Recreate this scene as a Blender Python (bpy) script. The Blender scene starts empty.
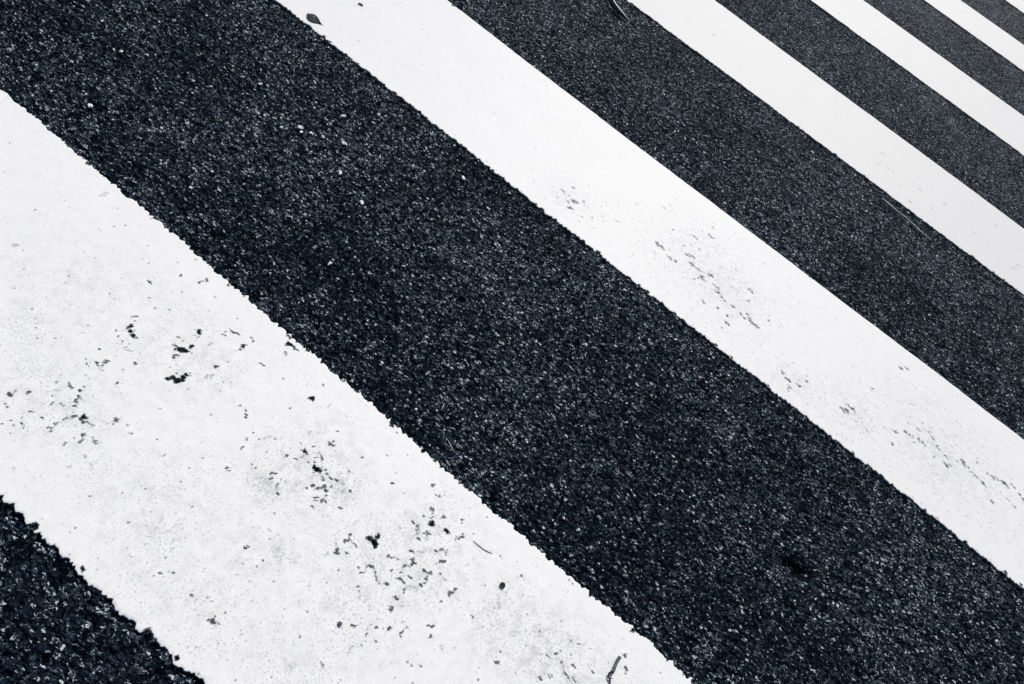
import bpy, bmesh, math, random
import numpy as np
from mathutils import Vector, Matrix, noise as mnoise

scene = bpy.context.scene
COL = scene.collection
rng = np.random.default_rng(7)
random.seed(7)
H = 1.1256                       # camera height above the road, metres

# ------------------------------------------------------------------ helpers
def link(name, verts, faces, mat, parent=None, smooth=True):
    me = bpy.data.meshes.new(name)
    me.from_pydata([tuple(v) for v in verts], [], [tuple(f) for f in faces])
    me.update()
    if smooth:
        me.polygons.foreach_set('use_smooth', [True] * len(me.polygons))
    me.materials.append(mat)
    o = bpy.data.objects.new(name, me)
    COL.objects.link(o)
    if parent:
        o.parent = parent
    return o

def tag(o, label, cat=None, group=None, kind=None):
    o['label'] = label
    if cat: o['category'] = cat
    if group: o['group'] = group
    if kind: o['kind'] = kind
    return o

def big_mesh(name, co, quads, mat):
    """a large mesh from numpy arrays"""
    me = bpy.data.meshes.new(name)
    me.vertices.add(len(co)); me.vertices.foreach_set('co', co.astype(np.float32).ravel())
    n = len(quads)
    me.loops.add(4 * n); me.loops.foreach_set('vertex_index', quads.astype(np.int32).ravel())
    me.polygons.add(n)
    me.polygons.foreach_set('loop_start', np.arange(0, 4 * n, 4, dtype=np.int32))
    me.polygons.foreach_set('use_smooth', np.ones(n, dtype=bool))
    me.update(calc_edges=True)
    me.materials.append(mat)
    o = bpy.data.objects.new(name, me)
    COL.objects.link(o)
    return o

def grid_quads(nu, nv):
    i = np.arange(nu * nv).reshape(nv, nu)
    return np.stack([i[:-1, :-1], i[:-1, 1:], i[1:, 1:], i[1:, :-1]], -1).reshape(-1, 4)

def hash2(ix, iy, seed):
    h = (ix.astype(np.int64) * 374761393 + iy.astype(np.int64) * 668265263 + seed * 1442695041) & 0xffffffff
    h = ((h ^ (h >> 13)) * 1274126177) & 0xffffffff
    h = h ^ (h >> 16)
    return (h & 0xffffff) / float(0xffffff)

def vnoise(x, y, seed=0):
    """smooth value noise, 0..1"""
    x0 = np.floor(x); y0 = np.floor(y)
    fx = x - x0; fy = y - y0
    fx = fx * fx * (3 - 2 * fx); fy = fy * fy * (3 - 2 * fy)
    a = hash2(x0, y0, seed); b = hash2(x0 + 1, y0, seed)
    c = hash2(x0, y0 + 1, seed); d = hash2(x0 + 1, y0 + 1, seed)
    return (a * (1 - fx) + b * fx) * (1 - fy) + (c * (1 - fx) + d * fx) * fy

def axis(lo, hi, step, far_lo, far_hi, grow=1.35):
    """dense between lo and hi, then growing steps out to the far ends"""
    mid = list(np.arange(lo, hi, step)) if not callable(step) else []
    if callable(step):
        v = lo
        while v < hi:
            mid.append(v); v += step(v)
    out = []; s = step(hi) if callable(step) else step; v = mid[-1] + s
    while v < far_hi:
        out.append(v); s *= grow; v += s
    out.append(far_hi)
    left = []; s = step(lo) if callable(step) else step; v = mid[0] - s
    while v > far_lo:
        left.append(v); s *= grow; v -= s
    left.append(far_lo)
    return np.array(left[::-1] + mid + out)

# ------------------------------------------------------------------ node helpers
class NT:
    def __init__(self, name):
        self.m = bpy.data.materials.new(name)
        self.m.use_nodes = True
        self.t = self.m.node_tree
        self.t.nodes.clear()
        self.out = self.n('ShaderNodeOutputMaterial')
        self.b = self.n('ShaderNodeBsdfPrincipled')
        self.t.links.new(self.b.outputs[0], self.out.inputs['Surface'])
    def n(self, kind, **kw):
        nd = self.t.nodes.new(kind)
        for k, v in kw.items(): setattr(nd, k, v)
        return nd
    def put(self, sock, val):
        if isinstance(val, bpy.types.NodeSocket): self.t.links.new(val, sock)
        else: sock.default_value = val
    def math(self, op, a, b=0.0, c=0.0, clamp=False):
        nd = self.n('ShaderNodeMath', operation=op, use_clamp=clamp)
        self.put(nd.inputs[0], a); self.put(nd.inputs[1], b); self.put(nd.inputs[2], c)
        return nd.outputs[0]
    def vmath(self, op, a, b=(0, 0, 0), scale=None):
        nd = self.n('ShaderNodeVectorMath', operation=op)
        self.put(nd.inputs[0], a); self.put(nd.inputs[1], b)
        if scale is not None: self.put(nd.inputs['Scale'], scale)
        return nd.outputs[0]
    def ramp(self, x, lo, hi, a=0.0, b=1.0, smooth=True):
        nd = self.n('ShaderNodeMapRange', interpolation_type='SMOOTHSTEP' if smooth else 'LINEAR')
        self.put(nd.inputs['Value'], x)
        for k, v in zip(('From Min', 'From Max', 'To Min', 'To Max'), (lo, hi, a, b)): self.put(nd.inputs[k], v)
        return nd.outputs[0]
    def noise(self, vec, scale, detail=2.0, rough=0.5, dist=0.0):
        nd = self.n('ShaderNodeTexNoise', noise_dimensions='2D')
        self.put(nd.inputs['Vector'], vec)
        nd.inputs['Scale'].default_value = scale; nd.inputs['Detail'].default_value = detail
        nd.inputs['Roughness'].default_value = rough; nd.inputs['Distortion'].default_value = dist
        return nd
    def voro(self, vec, scale, feature='F1', rand=1.0):
        nd = self.n('ShaderNodeTexVoronoi', voronoi_dimensions='2D', feature=feature)
        self.put(nd.inputs['Vector'], vec)
        nd.inputs['Scale'].default_value = scale; nd.inputs['Randomness'].default_value = rand
        return nd
    def mix(self, fac, a, b):
        nd = self.n('ShaderNodeMix', data_type='RGBA')
        self.put(nd.inputs[0], fac); self.put(nd.inputs[6], a); self.put(nd.inputs[7], b)
        return nd.outputs[2]
    def sep(self, c):
        nd = self.n('ShaderNodeSeparateColor'); self.put(nd.inputs[0], c)
        return nd.outputs

# ------------------------------------------------------------------ asphalt: stones in bitumen
def asphalt_material():
    M = NT('asphalt')
    pos = M.n('ShaderNodeNewGeometry').outputs['Position']
    # uneven outlines for the stones
    wob = M.vmath('SUBTRACT', M.noise(pos, 170, 2, .6).outputs['Color'], (.5, .5, .5))
    p = M.vmath('MULTIPLY', M.vmath('ADD', pos, M.vmath('SCALE', wob, scale=.008)), (.74, 1.40, 1))
    big = M.voro(p, 74); big_e = M.voro(p, 74, 'DISTANCE_TO_EDGE')
    sm = M.voro(p, 145); sm_e = M.voro(p, 145, 'DISTANCE_TO_EDGE')
    grain = M.voro(p, 250)
    rb = M.sep(big.outputs['Color']); rs = M.sep(sm.outputs['Color']); rg = M.sep(grain.outputs['Color'])
    rf = M.sep(M.voro(p, 430).outputs['Color'])              # small worn flecks
    dome_b = M.ramp(big_e.outputs['Distance'], .0, .24)
    dome_s = M.ramp(sm_e.outputs['Distance'], .0, .26)
    present = M.ramp(rb[0], .30, .50)                      # where no big stone sits, fine grit fills the gap
    hb = M.math('MULTIPLY', M.math('MULTIPLY', dome_b, present), M.math('MULTIPLY_ADD', rb[1], .5, .5))
    hs = M.math('MULTIPLY', dome_s, M.math('MULTIPLY_ADD', rs[1], .75, .05))
    h = M.math('MAXIMUM', hb, hs)
    fine = M.noise(p, 400, 3, .65).outputs[0]
    h2 = M.math('ADD', M.math('MULTIPLY', h, .0050), M.math('MULTIPLY', fine, .0013))
    wave = M.math('MULTIPLY', M.noise(pos, 14, 2, .5).outputs[0], .002)
    disp = M.math('SUBTRACT', M.math('ADD', h2, wave), .0072)
    d = M.n('ShaderNodeDisplacement'); d.inputs['Midlevel'].default_value = 0
    d.inputs['Scale'].default_value = 1
    M.put(d.inputs['Height'], disp)
    M.t.links.new(d.outputs[0], M.out.inputs['Displacement'])
    M.m.displacement_method = 'BOTH'
    # facets: every stone and grain lies at its own tilt
    nrm = M.n('ShaderNodeNewGeometry').outputs['Normal']
    tilt = M.vmath('ADD',
        M.vmath('SCALE', M.vmath('SUBTRACT', sm.outputs['Color'], (.5, .5, .5)), scale=.8),
        M.vmath('SCALE', M.vmath('SUBTRACT', grain.outputs['Color'], (.5, .5, .5)), scale=.7))
    tilt = M.vmath('MULTIPLY', tilt, (1, 1, 0))
    M.put(M.b.inputs['Normal'], M.vmath('NORMALIZE', M.vmath('ADD', nrm, tilt)))
    # colour: bitumen film, thick in some patches, worn through on the stone tops
    patch = M.noise(pos, 3.0, 5, .62).outputs[0]
    patch2 = M.noise(pos, 20.0, 4, .75).outputs[0]
    rich = M.math('ADD', M.math('MULTIPLY', M.math('SUBTRACT', patch, .5), 1.0), M.math('MULTIPLY', M.math('SUBTRACT', patch2, .5), 1.0))
    film = M.math('ADD', M.math('MULTIPLY_ADD', rs[0], .35, M.math('MULTIPLY', rg[1], .25)), M.math('ADD', rich, M.math('MULTIPLY_ADD', h, .55, -.22)))
    dk = M.mix(M.ramp(film, .05, .95), (.0048, .0092, .0160, 1), (.0118, .0215, .0335, 1))
    dk = M.mix(M.ramp(h, .04, .20, .8, 0), dk, (.0010, .0018, .0034, 1))     # bare bitumen between the stones
    wear = M.math('ADD', M.math('MULTIPLY_ADD', rf[0], .34, M.math('MULTIPLY', rg[0], .14)), M.math('MULTIPLY', M.noise(p, 330, 3, .65).outputs[0], .75))
    wear = M.math('ADD', wear, M.math('MULTIPLY', rich, .30))
    worn = M.math('MULTIPLY', M.ramp(wear, .730, .80), M.ramp(h, .22, .5))
    stone = M.mix(M.ramp(M.math('MULTIPLY', rf[2], rs[2]), .06, .50), (.060, .086, .114, 1), (.600, .660, .715, 1))  # worn stone, its bright end raised to paint in glints too
    c = M.mix(worn, dk, stone)
    lone = M.math('MULTIPLY', M.ramp(rg[2], .972, .985), M.ramp(h, .2, .4))
    c = M.mix(lone, c, (.50, .53, .56, 1))
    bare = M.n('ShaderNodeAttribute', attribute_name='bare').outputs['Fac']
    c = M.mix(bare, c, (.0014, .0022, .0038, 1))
    M.put(M.b.inputs['Base Color'], c)
    shiny = M.ramp(rg[1], .74, .92)
    M.put(M.b.inputs['Roughness'], M.ramp(shiny, 0, 1, .58, .26, False))
    M.put(M.b.inputs['Specular IOR Level'], M.ramp(shiny, 0, 1, .012, .28, False))
    M.b.inputs['Specular Tint'].default_value = (.48, .76, 1, 1)
    return M.m

# ------------------------------------------------------------------ road paint
def paint_material(name, white, fleck):
    M = NT(name)
    pos = M.n('ShaderNodeNewGeometry').outputs['Position']
    dirt = M.n('ShaderNodeAttribute', attribute_name='dirt').outputs['Fac']
    cloud = M.noise(pos, 7, 4, .6).outputs[0]
    speck = M.noise(pos, 260, 3, .62).outputs[0]
    lo = M.math('SUBTRACT', .665, M.math('MULTIPLY', M.ramp(cloud, .35, .75), .07))
    lo = M.math('SUBTRACT', lo, M.math('MULTIPLY', dirt, .16))
    s1 = M.math('MULTIPLY', M.ramp(speck, lo, M.math('ADD', lo, .10)), fleck)
    mott = M.noise(pos, 420, 4, .7).outputs[0]
    s0 = M.math('MULTIPLY', M.math('MULTIPLY', M.ramp(mott, .50, .72), M.ramp(M.noise(pos, 38, 3, .6).outputs[0], .32, .68, .25, 1)), M.math('MULTIPLY_ADD', dirt, .36, .24 * fleck))
    vo = M.voro(M.vmath('ADD', pos, M.vmath('SCALE', M.noise(pos, 400, 1).outputs['Color'], scale=.003)), 120)
    dot = M.math('MULTIPLY', M.math('GREATER_THAN', M.sep(vo.outputs['Color'])[0], M.math('SUBTRACT', .984 + (1 - fleck) * .014, M.math('MULTIPLY', dirt, .04))),
                 M.ramp(M.math('SUBTRACT', vo.outputs['Distance'], M.math('MULTIPLY', M.sep(vo.outputs['Color'])[1], .22)), .0, .14, 1, 0))
    soft = M.math('MULTIPLY', M.ramp(M.noise(pos, 42, 6, .74).outputs[0], .40, .74), M.math('MULTIPLY_ADD', dirt, .95, .10 * fleck))
    c = M.mix(soft, (white, white * .996, white * .968, 1), (.53, .528, .525, 1))
    c = M.mix(s0, c, (.36, .375, .39, 1))
    c = M.mix(M.math('MULTIPLY', s1, .50), c, (.33, .345, .365, 1))
    c = M.mix(M.math('MULTIPLY', dot, .7 * fleck), c, (.12, .14, .16, 1))
    grime_and_shade = M.n('ShaderNodeAttribute', attribute_name='grime_and_shade').outputs['Fac']  # chips and rubbing, plus shade painted on side faces and hole walls
    c = M.mix(grime_and_shade, c, (.035, .044, .055, 1))
    M.put(M.b.inputs['Base Color'], c)
    M.b.inputs['Roughness'].default_value = .6
    M.b.inputs['Specular IOR Level'].default_value = .3
    bump = M.n('ShaderNodeBump')
    bump.inputs['Strength'].default_value = .22; bump.inputs['Distance'].default_value = .0006
    M.put(bump.inputs['Height'], M.math('ADD', M.noise(pos, 330, 3, .6).outputs[0], M.math('MULTIPLY', M.noise(pos, 90, 2).outputs[0], .8)))
    M.put(M.b.inputs['Normal'], bump.outputs[0])
    return M.m

def plain_material(name, ca, cb, scale, rough=.7, bump=.3):
    M = NT(name)
    co = M.n('ShaderNodeTexCoord').outputs['Object']
    nz = M.n('ShaderNodeTexNoise'); nz.inputs['Scale'].default_value = scale; nz.inputs['Detail'].default_value = 4
    M.put(nz.inputs['Vector'], co)
    M.put(M.b.inputs['Base Color'], M.mix(M.ramp(nz.outputs[0], .35, .65), (*ca, 1), (*cb, 1)))
    M.b.inputs['Roughness'].default_value = rough; M.b.inputs['Specular IOR Level'].default_value = .2
    bp = M.n('ShaderNodeBump'); bp.inputs['Strength'].default_value = bump; bp.inputs['Distance'].default_value = .001
    M.put(bp.inputs['Height'], nz.outputs[0]); M.put(M.b.inputs['Normal'], bp.outputs[0])
    return M.m

# ------------------------------------------------------------------ the road
ASPHALT = asphalt_material()
def vstep(v):
    d = math.sqrt(v * v + H * H)
    return max(.0020, .0020 * (d / 1.35) ** 1.6)
ua = axis(-1.7, 1.4, .0024, -60, 60)
va = axis(-.1, 7.1, vstep, -60, 90)
UU, VV = np.meshgrid(ua, va)
ZZ = -.016 * np.exp(-(((UU - .5696) / .022) ** 2 + ((VV - 1.0606) / .017) ** 2))      # a stone has come out here
ZZ -= .011 * np.exp(-(((UU - .535) / .02) ** 2 + ((VV - 1.05) / .014) ** 2))
co = np.stack([UU.ravel(), VV.ravel(), ZZ.ravel()], -1)
road = big_mesh('road', co, grid_quads(len(ua), len(va)), ASPHALT)
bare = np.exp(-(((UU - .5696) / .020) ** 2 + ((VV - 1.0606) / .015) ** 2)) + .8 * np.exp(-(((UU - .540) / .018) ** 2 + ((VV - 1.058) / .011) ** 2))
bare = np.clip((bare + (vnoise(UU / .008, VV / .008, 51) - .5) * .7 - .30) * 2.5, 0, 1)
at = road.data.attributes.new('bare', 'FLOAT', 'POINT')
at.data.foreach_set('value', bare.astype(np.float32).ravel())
tag(road, 'dark blue-black worn asphalt road surface with coarse stone chippings', kind='structure')

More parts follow.
